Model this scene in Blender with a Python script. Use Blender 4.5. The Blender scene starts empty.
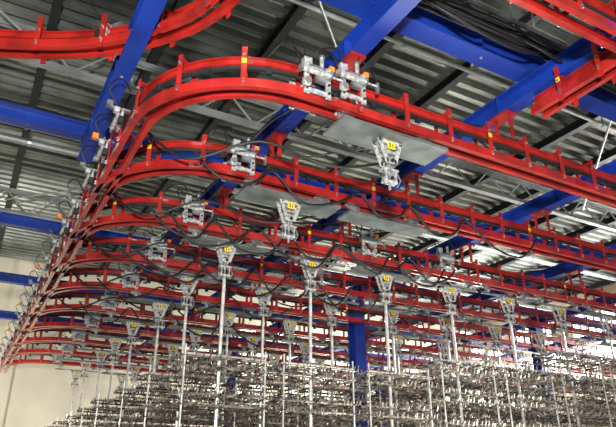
import bpy, math, random
from mathutils import Vector, Matrix
random.seed(7)
EYE=1.6; H=3.0
C=bpy.context.scene.collection
bpy.context.scene.view_settings.view_transform='Standard'

# ---------------- materials ----------------
def mat(name,col,rough=0.5,metal=0.0,var=0.0,scale=6.0,emit=0.0,bump=0.0,col2=None,coat=0):
    m=bpy.data.materials.new(name); m.use_nodes=True
    nt=m.node_tree; b=nt.nodes['Principled BSDF']
    b.inputs['Roughness'].default_value=rough; b.inputs['Metallic'].default_value=metal
    if coat: b.inputs['Coat Weight'].default_value=coat; b.inputs['Coat Roughness'].default_value=.1
    c=(*col,1)
    b.inputs['Base Color'].default_value=c
    if var>0 or col2:
        tc=nt.nodes.new('ShaderNodeTexCoord'); n=nt.nodes.new('ShaderNodeTexNoise')
        n.inputs['Scale'].default_value=scale; n.inputs['Detail'].default_value=6
        r=nt.nodes.new('ShaderNodeValToRGB')
        c2=col2 if col2 else tuple(x*(1-var) for x in col)
        r.color_ramp.elements[0].color=(*c2,1); r.color_ramp.elements[1].color=c
        r.color_ramp.elements[0].position=.38; r.color_ramp.elements[1].position=.6
        nt.links.new(tc.outputs['Object'],n.inputs['Vector'])
        nt.links.new(n.outputs['Fac'],r.inputs['Fac']); nt.links.new(r.outputs['Color'],b.inputs['Base Color'])
        if bump:
            bp=nt.nodes.new('ShaderNodeBump'); bp.inputs['Strength'].default_value=bump
            nt.links.new(n.outputs['Fac'],bp.inputs['Height']); nt.links.new(bp.outputs['Normal'],b.inputs['Normal'])
    if emit:
        b.inputs['Emission Color'].default_value=c; b.inputs['Emission Strength'].default_value=emit
    return m
RED=mat('red_paint',(.46,.020,.014),.28,0,.45,4,coat=1)
REDD=mat('dark_red_paint',(.22,.010,.008),.45,0,.3,3)
BLUE=mat('blue_paint',(.010,.045,.34),.34,0,.3,2)
GALV=mat('galvanised_steel',(.46,.48,.47),.38,.7,.5,9)
PLATE=mat('grey_plate',(.21,.24,.23),.4,.45,.4,5)
SILV=mat('cast_aluminium',(.76,.77,.74),.33,.45,.55,26)
ROD=mat('bright_rod',(.70,.69,.64),.3,.3,.35,10)
RACKM=mat('rack_wire_steel',(.50,.45,.38),.30,.5,.88,9)
BLK=mat('black_rubber',(.010,.010,.012),.5)
YEL=mat('yellow_label',(.85,.6,.03),.5)
ORG=mat('orange_plastic',(.9,.25,.02),.5)
CEIL=mat('corrugated_roof_metal',(.27,.295,.265),.32,.6,.6,.7)
PUR=mat('dark_purlin_steel',(.018,.02,.022),.6,.1,.3,3)
GREYB=mat('light_grey_steel',(.40,.43,.42),.45,.3,.3,3)
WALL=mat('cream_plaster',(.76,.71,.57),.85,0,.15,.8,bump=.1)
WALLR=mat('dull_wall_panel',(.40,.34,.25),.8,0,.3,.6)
FLOOR=mat('concrete_floor',(.42,.41,.38),.6,0,.3,1.2)
GLASS=mat('daylit_window_pane',(.92,.97,1.0),.3,0,emit=9)
TUBE=mat('fluorescent_tube',(.95,1.0,.92),.3,0,emit=25)

# ---------------- mesh builder ----------------
class MB:
    def __init__(s): s.v=[];s.f=[];s.m=[];s.mats=[]
    def mi(s,m):
        if m not in s.mats: s.mats.append(m)
        return s.mats.index(m)
    def add(s,vs,fs,m):
        o=len(s.v); s.v+= [tuple(v) for v in vs]; k=s.mi(m)
        for f in fs: s.f.append(tuple(i+o for i in f)); s.m.append(k)
    def box(s,c,d,m,rz=0,bev=0):
        x,y,z=d[0]/2,d[1]/2,d[2]/2
        R=Matrix.Rotation(rz,3,'Z'); c=Vector(c)
        vs=[c+R@Vector((a*x,b*y,e*z)) for a in(-1,1) for b in(-1,1) for e in(-1,1)]
        s.add(vs,[(0,1,3,2),(4,6,7,5),(0,4,5,1),(2,3,7,6),(0,2,6,4),(1,5,7,3)],m)
    def cyl(s,p0,p1,r,m,n=8,r1=None,caps=True):
        p0=Vector(p0);p1=Vector(p1);d=(p1-p0)
        if d.length<1e-6: return
        d.normalize(); a=d.orthogonal().normalized(); b=d.cross(a); r1=r if r1 is None else r1
        vs=[]
        for p,rr in((p0,r),(p1,r1)):
            for i in range(n):
                t=2*math.pi*i/n; vs.append(p+a*math.cos(t)*rr+b*math.sin(t)*rr)
        fs=[(i,(i+1)%n,n+(i+1)%n,n+i) for i in range(n)]
        if caps: fs+=[tuple(range(n-1,-1,-1)),tuple(range(n,2*n))]
        s.add(vs,fs,m)
    def wire(s,pts,r,m,n=3):
        for a,b in zip(pts[:-1],pts[1:]): s.cyl(a,b,r,m,n,caps=False)
    def poly(s,pts,axis_off,m):
        n=len(pts); o=Vector(axis_off)
        vs=[Vector(p) for p in pts]+[Vector(p)+o for p in pts]
        fs=[tuple(range(n-1,-1,-1)),tuple(range(n,2*n))]+[(i,(i+1)%n,n+(i+1)%n,n+i) for i in range(n)]
        s.add(vs,fs,m)
    def sweep(s,path,prof,m,zz=None):
        n=len(prof); vs=[]; N=len(path)
        for i,p in enumerate(path):
            a=Vector(path[max(i-1,0)]);b=Vector(path[min(i+1,N-1)])
            t=(b-a); t.z=0; t.normalize(); nn=Vector((-t.y,t.x,0))
            for (l,z) in prof: vs.append(Vector(p)+nn*l+Vector((0,0,z)))
        fs=[]
        for i in range(N-1):
            for j in range(n):
                k=(j+1)%n
                fs.append((i*n+j,i*n+k,(i+1)*n+k,(i+1)*n+j))
        fs+=[tuple(range(n-1,-1,-1)),tuple((N-1)*n+j for j in range(n))]
        s.add(vs,fs,m)
    def mesh(s,name,bevel=0):
        me=bpy.data.meshes.new(name); me.from_pydata(s.v,[],s.f)
        for m in s.mats: me.materials.append(m)
        me.polygons.foreach_set('material_index',s.m); me.update()
        return me
    def obj(s,name,loc=(0,0,0),parent=None):
        o=bpy.data.objects.new(name,s.mesh(name)); o.location=loc; C.objects.link(o)
        if parent: o.parent=parent
        return o
def inst(name,me,loc,parent=None,rz=0):
    o=bpy.data.objects.new(name,me); o.location=loc; o.rotation_euler=(0,0,rz); C.objects.link(o)
    if parent: o.parent=parent
    return o
def empty(name,loc=(0,0,0)):
    o=bpy.data.objects.new(name,None); o.location=loc; o.empty_display_size=.2; C.objects.link(o); return o
def smooth(p,n=5):
    out=[]
    for i in range(len(p)-1):
        p0=p[max(i-1,0)];p1=p[i];p2=p[i+1];p3=p[min(i+2,len(p)-1)]
        for k in range(n):
            t=k/n
            out.append(tuple(.5*((2*b)+(-a+c)*t+(2*a-5*b+4*c-d)*t*t+(-a+3*b-3*c+d)*t**3) for a,b,c,d in zip(p0,p1,p2,p3)))
    out.append(tuple(p[-1])); return out

# ---------------- tracks ----------------
SEP=.125
CH=[(-.088,-.04),(-.04,-.04),(-.04,-.032),(-.080,-.032),(-.080,.032),(-.04,.032),(-.04,.04),(-.088,.04)]
CHR=[(-a,b) for a,b in CH][::-1]
PW=[(-.035,-.038),(.035,-.038),(.035,-.028),(.006,-.028),(.006,.028),(.035,.028),(.035,.038),(-.035,.038),(-.035,.028),(-.006,.028),(-.006,-.028),(-.035,-.028)]
def track(name,path2,off,step=.5,first=.2,labels=True,sep=SEP):
    z=EYE+off; b=MB()
    fr=[(x,y,z-sep) for x,y in path2]; pw=[(x,y,z+sep) for x,y in path2]
    b.sweep(fr,CH,RED); b.sweep(fr,CHR,RED); b.sweep(pw,PW,RED)
    d=first; acc=0
    k=0
    for i in range(len(path2)-1):
        a=Vector(path2[i]);c=Vector(path2[i+1]);L=(c-a).length
        while d<=acc+L:
            p=a+(c-a)*((d-acc)/L); ang=math.atan2(c.y-a.y,c.x-a.x); n=Vector((-math.sin(ang),math.cos(ang))); tt=Vector((math.cos(ang),math.sin(ang)))
            for sgn in(-1,1):
                q=p+n*.096*sgn
                b.box((q.x,q.y,z+.03),(.045,.012,.36),RED,ang)
                for w in(-.012,.012):
                    b.cyl((q.x,q.y,z-sep+w),(q.x+n.x*.02*sgn,q.y+n.y*.02*sgn,z-sep+w),.009,GALV,6)
                b.cyl((q.x,q.y,z+sep),(q.x+n.x*.02*sgn,q.y+n.y*.02*sgn,z+sep),.012,GALV,6)
            b.box((p.x,p.y,z+sep+.05),(.045,.2,.012),RED,ang)
            b.box((p.x,p.y,z-sep+.048),(.05,.2,.012),REDD,ang)
            if labels and k%5==1:
                for s2 in(-1,1):
                    q=p+n*.104*s2; b.box((q.x,q.y,z+.07),(.04,.004,.045),YEL,ang)
            b.box((p.x+tt.x*.2,p.y+tt.y*.2,z+sep-.075),(.05,.03,.06),PUR,ang)
            d+=step;k+=1
        acc+=L
    b.sweep([(x,y,z+sep-.055) for x,y in path2],[(-.014,-.014),(.014,-.014),(.014,.014),(-.014,.014)],PUR)
    return b.obj(name)
XM=.9; R=1.05; XE=18.4; XW=19.0
LN=[3.62+1.5*i for i in range(10)]
def arc(y0,x0=XM,r=R,n=16):
    return [(x0+r-r*math.cos(t),y0+r-r*math.sin(t)) for t in [math.pi/2*i/n for i in range(n+1)]]
track('overhead_conveyor_track',[(XM,19.3)]+[(XM,y) for y in (16,12,9,7)]+arc(LN[0])+[(XE,LN[0])],H,.5,.3)
for y in LN[1:]:
    track('overhead_conveyor_track',arc(y)+[(XE,y)],H,.5,.35)
pts=[(-5,5.55),(-3,5.5),(-1.5,5.38),(-.7,5.2),(0,4.9),(.5,4.58),(.85,4.22),(1.1,3.85),(1.22,3.45),(1.27,3.0),(1.27,2.0)]
track('overhead_conveyor_track',smooth(pts),3.58,.6,.3,sep=.07)
track('overhead_conveyor_track',[(1.6,2.1),(9,2.1)],3.3,.5,.3)
track('overhead_conveyor_track',[(4.3,2.25),(4.3,3.2)],3.3,.4,.2,sep=.06)

# ---------------- blue steel ----------------
HB=3.6
def ibeam_prof(w,h,t=.018):
    return [(-w/2,0),(w/2,0),(w/2,t),(t/2,t),(t/2,h-t),(w/2,h-t),(w/2,h),(-w/2,h),(-w/2,h-t),(-t/2,h-t),(-t/2,t),(-w/2,t)]
def beam(name,p0,p1,w=.18,h=.22,m=BLUE,stiff=1.2,prof=None):
    b=MB(); b.sweep([p0,p1],prof or ibeam_prof(w,h),m)
    a=Vector(p0);c=Vector(p1);L=(c-a).length; ang=math.atan2(c.y-a.y,c.x-a.x)
    if stiff:
        d=.6
        while d<L:
            p=a+(c-a)*d/L; b.box((p.x,p.y,p.z+h/2),(.012,w*.95,h*.9),m,ang)
            for s in(-1,1):
                n=Vector((-math.sin(ang),math.cos(ang)))*w*.3*s
                b.cyl((p.x+n.x+.05,p.y+n.y+.05,p.z-.012),(p.x+n.x+.05,p.y+n.y+.05,p.z+.02),.014,GALV,6)
            d+=stiff
    return b.obj(name)
zB=EYE+HB
YB=[3.22,6.55,9.8,13.0,16.2]
XB=[.72,2.45,4.3,6.55,9.1,11.65,14.5]
for i,y in enumerate(YB):
    beam('blue_steel_beam',(-9,y,zB+.06),(XE,y,zB+.06),.2 if i==0 else .15,.26 if i==0 else .18)
for i,x in enumerate(XB):
    beam('blue_steel_beam',(x,.6,zB-.16),(x,6.7 if i==0 else 19.4,zB-.16),.16,.2)
def post(x,y,top):
    b=MB(); w=.24
    prof=[(-w/2,-w/2),(w/2,-w/2),(w/2,-w/2+.02),(.01,-w/2+.02),(.01,w/2-.02),(w/2,w/2-.02),(w/2,w/2),(-w/2,w/2),(-w/2,w/2-.02),(-.01,w/2-.02),(-.01,-w/2+.02),(-w/2,-w/2+.02)]
    b.poly([(x+a,y+c,0.02) for a,c in prof],(0,0,top-.02),BLUE)
    b.box((x,y,.012),(.42,.42,.024),BLUE); b.box((x,y,top-.012),(.3,.3,.024),BLUE)
    for s in(-1,1):
        for t in(-1,1): b.cyl((x+s*.16,y+t*.16,.02),(x+s*.16,y+t*.16,.06),.015,GALV,6)
    b.obj('blue_steel_column')
for x in (6.55,11.65):
    for y in (9.8,16.2): post(x,y,zB-.16)
b=MB()
for y in LN:
    for x in XB[1:]:
        for s in(-.096,.096):
            b.box((x,y+s,(EYE+H+.15+zB-.16)/2),(.05,.01,zB-.16-(EYE+H+.15)),RED)
        b.box((x,y,zB-.175),(.16,.26,.02),RED)
for y in [5.5+1.5*i for i in range(10)]:
    b.box((XM-.05,y,(EYE+H+.15+zB-.16)/2),(.05,.05,zB-.16-(EYE+H+.15)),RED)
b.obj('track_drop_hangers')

# ---------------- roof ----------------
zC=EYE+6.4
b=MB(); pitch=.27; y=-1.0; prof=[]
while y<20.1:
    prof+=[(y,0),(y+.10,0),(y+.135,.10),(y+.235,.10)]; y+=pitch
vs=[];X0,X1=-10,XW+.1
for x in (X0,X1):
    vs+=[(x,p[0],zC+p[1]) for p in prof]
n=len(prof); b.add(vs,[(i,i+1,n+i+1,n+i) for i in range(n-1)],CEIL)
b.obj('ceiling')
b=MB()
x=-9.2
while x<X1-.3:
    b.sweep([(x,-1,zC-.17),(x,20,zC-.17)],ibeam_prof(.13,.165,.012),PUR); x+=1.55
b.obj('roof_purlins')
for y in (2.2,8.2,14.2):
    b=MB(); 
    for z in(zC-.75,zC-.25): 
        b.box(((X0+XW)/2,y-.035,z),(XW-X0,.008,.08),GREYB); b.box(((X0+XW)/2,y+.035,z),(XW-X0,.008,.08),GREYB); b.box(((X0+XW)/2,y,z-.04 if z<zC-.5 else z+.04),(XW-X0,.12,.008),GREYB)
    x=X0; k=0
    while x<XW-.5:
        b.cyl((x,y,zC-.75 if k%2 else zC-.25),(x+.5,y,zC-.25 if k%2 else zC-.75),.018,GREYB,6); x+=.5;k+=1
    b.obj('roof_truss')
b=MB()
for k in range(4):
    x=-6+k*6
    b.cyl((x,2.2,zC-.5),(x+6,8.2,zC-.5),.018,GREYB,6); b.cyl((x+6,8.2,zC-.5),(x,14.2,zC-.5),.018,GREYB,6)
b.obj('roof_bracing_rods')
b=MB()
for y,z,r in((5.4,zC-.35,.05),(5.65,zC-.35,.035),(10.9,zC-.35,.035),(11.5,zC-.35,.07)):
    b.cyl((X0,y,z),(XW,y,z),r,GREYB,10)
    x=-9
    while x<XW: b.cyl((x,y,z),(x,y,zC),.008,GALV,5); b.cyl((x-.03,y,z),(x+.03,y,z),r+.012,GALV,10); x+=2.3
b.obj('ceiling_pipes')

# ---------------- shell ----------------
b=MB(); b.box((4.6,9.5,-.05),(29.2,21.2,.1),FLOOR); b.obj('floor')
b=MB(); b.box((4.6,20.15,4.05),(29.2,.2,8.2),WALL)
for x in range(-9,19,5): b.box((x,20.0,4),(.4,.12,8),WALL)
b.box((4.6,20.03,5.2),(29,.05,.12),GREYB)
b.obj('wall_back')
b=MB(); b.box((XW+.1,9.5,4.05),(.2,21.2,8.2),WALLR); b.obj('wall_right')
for i,(y0,y1) in enumerate(((8,11.0),(11.9,14.3),(15.2,17.0),(17.7,19.5))):
    z0,z1=5.4,7.3; xw=XW-.03
    b=MB(); b.box((xw,(y0+y1)/2,(z0+z1)/2),(.03,y1-y0,z1-z0),GLASS)
    for k in range(5):
        yy=y0+(y1-y0)*k/4; b.box((xw-.03,yy,(z0+z1)/2),(.06,.06,z1-z0+.1),GREYB)
    for zz in(z0,(z0+z1)/2,z1): b.box((xw-.03,(y0+y1)/2,zz),(.06,y1-y0,.06),GREYB)
    b.obj('window_%d'%(i+1))
def lamp(x,y,z,L=1.5,p=60):
    e=empty('fluorescent_lamp',(x,y,z))
    b=MB(); b.poly([(-L/2,-.2,0),(-L/2,.2,0),(-L/2,.06,.1),(-L/2,-.06,.1)],(L,0,0),SILV)
    for s in(-.1,.1): b.cyl((-L/2+.03,s,-.04),(L/2-.03,s,-.04),.04,TUBE,8)
    for s in(-.5,.5): b.cyl((s,0,.09),(s,0,zC-z-.0),.006,GALV,5)
    b.obj('housing',(0,0,0),e)
    l=bpy.data.lights.new('tube_light','AREA'); l.shape='RECTANGLE'; l.size=L; l.size_y=.2; l.energy=p; l.color=(1,.98,.9)
    o=bpy.data.objects.new('tube_light',l); o.location=(0,0,-.1); o.parent=e; C.objects.link(o)
for x,y in ((15.4,15.6),(12.2,15.6),(12,18.4),(15,18.4),(17.4,18.2),(17.2,12.4),(8.5,18.4)): lamp(x,y,6.35,1.6,160)

# ---------------- carriers ----------------
def carrier_mesh(W=.24,tray=True):
    b=MB()
    for s in(-.42,.42):
        b.box((s,0,-.02),(.16,.02,.12),GALV)
        for w in(-.055,.055):
            for q in(-.05,.05): b.cyl((s+q,w*.35,-.0),(s+q,w*1.15,0),.026,SILV,10)
        b.box((s,0,-.10),(.05,.05,.10),GALV); b.cyl((s,-.05,-.12),(s,.05,-.12),.018,SILV,8)
    b.box((0,0,-.155),(1.08,.03,.03),GALV)
    if tray:
        b.box((0,0,-.178),(1.10,W,.006),PLATE)
        for s in(-W/2,W/2): b.box((0,s,-.168),(1.10,.005,.025),PLATE)
    return b
b=carrier_mesh(.26); 
for s in(-.53,.53): b.box((s,0,-.165),(.03,.26,.03),PLATE)
ME_PLATE=b.mesh('carrier_plate')
def hanger(b,S=SILV):
    z=-.18
    for yy in(-.05,.035):
        L=[(-.13,z),(-.095,z),(-.03,z-.19),(-.03,z-.22),(-.055,z-.22)]
        b.poly([(p[0],yy,p[1]) for p in L],(0,.012,0),S)
        b.poly([(-p[0],yy,p[1]) for p in L][::-1],(0,.012,0),S)
        b.box((0,yy+.006,z-.015),(.25,.012,.035),S); b.box((0,yy+.006,z-.2),(.1,.012,.045),S)
        b.box((0,yy+.006,z-.115),(.10,.011,.02),S)
    b.box((0,-.055,z-.055),(.08,.004,.065),YEL)
    for s in(-.014,.016):
        b.box((s,-.0575,z-.055),(.010,.002,.04),BLK)
    for q in(-.018,.018): b.box((-.014,-.0575,z-.055+q),(.022,.002,.006),BLK)
    for s in(-.1,.1): b.cyl((s,-.065,z-.015),(s,.06,z-.015),.012,GALV,6)
    b.cyl((0,-.07,z-.2),(0,.07,z-.2),.017,PUR,8)
    b.cyl((0,0,z-.16),(0,0,z-.26),.022,GALV,10)
    b.box((0,0,z-.275),(.15,.08,.018),S)
    for s in(-.05,.05):
        b.box((s,0,z-.33),(.012,.07,.10),S); b.cyl((s*1.7,0,z-.33),(s*.6,0,z-.33),.017,PUR,6)
        b.wire([(s*1.3,-.02,z-.285),(s*1.9,-.03,z-.36),(s*1.2,-.02,z-.43)],.006,GALV,4)
    b.box((0,0,z-.385),(.13,.06,.016),S); b.cyl((0,0,z-.26),(0,0,z-.45),.012,GALV,8)
b=carrier_mesh(.32)
for s in(-.53,.53): b.box((s,0,-.165),(.03,.32,.03),PLATE)
hanger(b); ME_CAR=b.mesh('carrier')
def rack_mesh(top,seed):
    rnd=random.Random(seed); b=carrier_mesh(.2,tray=(seed%2==0)); hanger(b)
    b.cyl((0,0,-.6),(0,0,-3.3),.021,ROD,8)
    for s in(-.48,.48): b.cyl((s,-.22,top+.12),(s,-.22,-3.2),.011,ROD,5)
    b.box((0,0,top+.05),(.12,.05,.06),GALV)
    b.cyl((-.48,-.22,top+.02),(.48,-.22,top+.02),.012,ROD,5)
    z=top; r=.0066; i=0
    while z>-3.0:
        W=.52; D=.22
        for yy in(-D,D): b.cyl((-W,yy,z),(W,yy,z),.013,RACKM,5)
        for xx in(-W,-.25,.25,W): b.cyl((xx,-D,z),(xx,D,z),.011,RACKM,5)
        for yy in(-D,0,D):
            x=-W
            while x<=W:
                for sg in(-1,1):
                    if rnd.random()<.12: continue
                    dy=rnd.uniform(.03,.08)*sg; dx=rnd.uniform(-.035,.035); up=rnd.uniform(.02,.055)
                    b.wire([(x,yy,z-.01),(x+dx,yy+dy,z-rnd.uniform(.0,.02)),(x+dx*1.3,yy+dy*1.4,z+up)],r,RACKM)
                x+=.052
        i+=1
        z-=.11 if i%2 else .29
    return b.mesh('rack')
RK_A=[rack_mesh(-1.60,1),rack_mesh(-1.60,2)]
RK_B=[rack_mesh(-1.0,3),rack_mesh(-1.0,4)]
RK_C=[rack_mesh(-1.35,5),rack_mesh(-1.35,6)]
zf=EYE+H-SEP
inst('conveyor_carrier',ME_CAR,(2.8,LN[0],zf))
inst('conveyor_carrier',ME_CAR,(2.62,LN[1],zf))
for x in(3.85,): inst('carrier_plate',ME_PLATE,(x,LN[1],zf))
for k,y in enumerate(LN[2:]):
    e=empty('rack_carrier_row',(0,y,zf)); x=2.52+(k%3)*.03; j=0
    while x<XE-.8:
        if x>8.2: me=random.choice(RK_B)
        elif x>5.5: me=random.choice(RK_C)
        else: me=random.choice(RK_A)
        if not any(abs(x-px)<.65 and abs(y-py)<.4 for px in(6.55,11.65) for py in(9.8,16.2)):
            inst('carrier_%d'%j,me,(x,0,0),e)
        x+=1.2; j+=1

# ---------------- stop units ----------------
def stop_unit():
    b=MB()
    for s in(-.13,.13):
        for q in(-.1,.1):
            b.box((q,s,.02),(.045,.014,.30),SILV)
            for w in(-.08,.0,.1): b.cyl((q,s,w),(q,s*1.2,w),.011,PUR,6)
        b.box((0,s,.12),(.24,.014,.05),SILV); b.box((0,s,-.09),(.24,.014,.04),SILV)
        b.box((.02,s*1.1,.03),(.09,.03,.07),GALV)
    b.box((0,0,.16),(.24,.27,.012),GALV)
    b.cyl((-.17,-.17,.07),(.10,-.17,.07),.026,SILV,12)
    for q in(-.17,.10): b.box((q,-.17,.07),(.02,.06,.06),GALV)
    b.cyl((.10,-.17,.07),(.22,-.17,.07),.009,SILV,8); b.box((.22,-.17,.05),(.02,.03,.1),GALV)
    b.cyl((.05,-.12,.16),(.05,-.12,.27),.018,SILV,10); b.cyl((.05,-.12,.27),(.05,-.12,.29),.026,GALV,10)
    b.box((-.07,-.08,.21),(.07,.06,.08),SILV); b.box((-.07,-.08,.262),(.05,.04,.03),BLK)
    b.box((.15,-.1,.2),(.045,.05,.045),ORG)
    b.box((-.02,.06,.2),(.05,.08,.05),PUR)
    b.box((-.12,-.17,-.05),(.06,.04,.06),SILV); b.cyl((-.12,-.2,-.05),(-.12,-.15,-.05),.03,GALV,10)
    for pts in ([(-.08,-.08,.26),(-.14,-.12,.36),(-.26,-.02,.38),(-.36,.05,.25)],[(-.17,-.17,.1),(-.24,-.2,.2),(-.2,-.1,.3),(-.08,-.06,.27)],[(.05,-.12,.28),(.1,-.1,.38),(.25,0,.4),(.4,.05,.3)]):
        b.wire(smooth(pts,4),.007,BLK,4)
    return b.mesh('stop_unit')
SU=stop_unit()
for k,y in enumerate(LN):
    inst('track_stop_unit',SU,(2.03,y,EYE+H-.03))
    if k<1: inst('track_stop_unit',SU,(2.38,y,EYE+H+.04))
for x,y in((4.6,LN[2]),(4.6,LN[3]),(6.0,LN[2])): inst('track_stop_unit',SU,(x,y,EYE+H+.02))
def side_unit(cap):
    b=MB()
    b.box((-.12,0,.04),(.02,.16,.16),SILV); b.cyl((-.16,-.12,.02),(-.16,.13,.02),.022,SILV,10)
    b.cyl((-.16,.13,.02),(-.16,.2,.02),.01,GALV,8); b.box((-.17,-.05,.11),(.05,.05,.05),SILV)
    b.box((-.13,.02,.17),(.18,.04,.02),GALV); b.box((-.23,.02,.20),(.055,.055,.055),cap); b.box((-.14,-.14,-.04),(.04,.05,.07),PUR)
    b.wire(smooth([(-.17,-.05,.15),(-.27,-.1,.3),(-.2,-.25,.32),(-.12,-.35,.15)],4),.007,BLK,4)
    return b.mesh('side_unit')
SD=side_unit(ORG); SD2=side_unit(GALV)
for k,y in enumerate([4.95,5.6,6.3,7.2,7.9,8.7,9.5,10.2,11.1,11.9,12.7,13.5,14.3,15.2,16.1,17,17.9]):
    inst('track_sensor_unit',SD if k%3==1 else SD2,(XM-.0,y,EYE+H))
inst('track_sensor_unit',SD,(.62,4.5,EYE+3.62),rz=-.9)

# ---------------- cables ----------------
def cable(name,strands,r=.012):
    cu=bpy.data.curves.new(name,'CURVE'); cu.dimensions='3D'; cu.bevel_depth=r; cu.bevel_resolution=2
    for pts in strands:
        sp=cu.splines.new('POLY'); pts=smooth(pts,6); sp.points.add(len(pts)-1)
        for i,p in enumerate(pts): sp.points[i].co=(*p,1)
    cu.materials.append(BLK); o=bpy.data.objects.new(name,cu); C.objects.link(o); return o
st=[]
rr=random.Random(3)
for k in range(1,6):
  for rep in range(2 if k in(2,3) else 1):
    y=LN[k]-.17-rep*.05
    pts=[]; x=1.5+rep*.2
    while x<6.0-k*.3:
        w=rr.uniform(.7,1.3)
        pts+=[(x,y,EYE+H-.08),(x+w*.3,y-.06,EYE+H-.14-w*rr.uniform(.12,.3)),(x+w*.7,y-.05,EYE+H-.16-w*rr.uniform(.1,.28))]
        x+=w
    pts.append((x,y,EYE+H-.1)); st.append(pts)
  st.append([(2.05,y+.1,4.75),(2.2,y-.25,4.95),(2.4,y-.5,5.05)])
for k in range(0,5):
    y=LN[k]
    st.append([(1.0,y+1.5,4.75),(1.4,y+1.2,4.35),(2.0,y+.9,4.55),(2.6,y+.6,4.3),(3.3,y+.5,4.5),(4.3,y+.4,4.9)])
    st.append([(4.3,y+.4,5.0),(5.2,y+.4,4.7),(6.55,y+.45,5.0),(7.8,y+.4,4.75),(9.1,y+.4,5.0)])
    st.append([(2.45,y+.25,5.0),(3.1,y+.2,4.85),(3.7,y+.25,4.95),(4.3,y+.2,5.02)])
cable('hanging_air_hoses',st,.014)
base=[(2.4,2.98),(2.9,2.96),(3.5,2.95),(4.1,2.93),(4.8,2.95),(5.6,2.95),(7.0,2.95)]
st=[]
for k in range(10):
    oy=(k%5)*.035-.09; oz=(k//5)*.04
    st.append([(x+random.uniform(-.02,.02),y+oy+random.uniform(-.02,.02),EYE+3.74+oz+random.uniform(-.03,.03)) for x,y in base])
st.append([(2.7,2.95,5.36),(3.1,2.85,5.16),(3.5,2.85,5.12),(3.9,2.9,5.2),(4.2,2.95,5.36)])
st.append([(3.6,2.9,5.36),(4.0,2.82,5.22),(4.5,2.85,5.18),(5.0,2.88,5.24),(5.4,2.95,5.36)])
cable('black_cable_bundle',st,.017)
b=MB()
b.box((4.7,2.84,EYE+3.84),(4.6,.012,.06),GALV); b.box((4.7,3.06,EYE+3.84),(4.6,.012,.06),GALV)
x=2.45
while x<7: b.box((x,2.95,EYE+3.83),(.03,.22,.012),GALV); x+=.25
for x in(2.6,4.0,5.4,6.8):
    for y in(2.84,3.06): b.cyl((x,y,EYE+3.84),(x,y,zC),.007,GALV,5)
b.obj('cable_tray')

# ---------------- lights ----------------
w=bpy.data.worlds.new('world'); bpy.context.scene.world=w; w.use_nodes=True
bg=w.node_tree.nodes['Background']; bg.inputs[0].default_value=(.93,.97,1,1); bg.inputs[1].default_value=.32
def area(name,loc,target,size,e,col=(1,1,1)):
    l=bpy.data.lights.new(name,'AREA'); l.size=size; l.energy=e; l.color=col
    o=bpy.data.objects.new(name,l); o.location=loc; o.rotation_euler=(Vector(target)-Vector(loc)).to_track_quat('-Z','Y').to_euler(); C.objects.link(o)
area('added_area_light',(-.6,-1.2,2.2),(4,7,5),.3,850,(1,.99,.95))  # unseen light added beside the camera, standing in for flash and daylight
area('added_area_light',(17.5,8,5.0),(6,8,5.2),1.5,2000,(1,.97,.88))  # unseen area light added for the brightness coming from the far right
area('added_area_light',(14,15,.8),(13,14,8),2.5,2600,(1,.96,.84))  # added upward light near the floor, brightens the far roof
area('added_area_light',(-3,14,1.0),(0,19.9,4.0),1.5,450,(1,.95,.84))  # added light, no fixture here; brightens the left of the back wall
area('added_area_light',(5,5,.6),(6,6,8),1.5,200,(1,.97,.88))  # added upward light under the near lanes, in place of floor bounce
area('added_area_light',(12,18.0,.6),(12,20,4.5),3,1200,(1,.97,.9))  # added light at the foot of the back wall to brighten it

cam=bpy.data.cameras.new('camera'); cam.sensor_width=36; cam.lens=603/616*36; cam.clip_start=.05
co=bpy.data.objects.new('camera',cam); co.location=(0,0,EYE)
co.rotation_euler=(math.pi/2+math.atan(270/603),0,-math.radians(29.1)); C.objects.link(co)
bpy.context.scene.camera=co
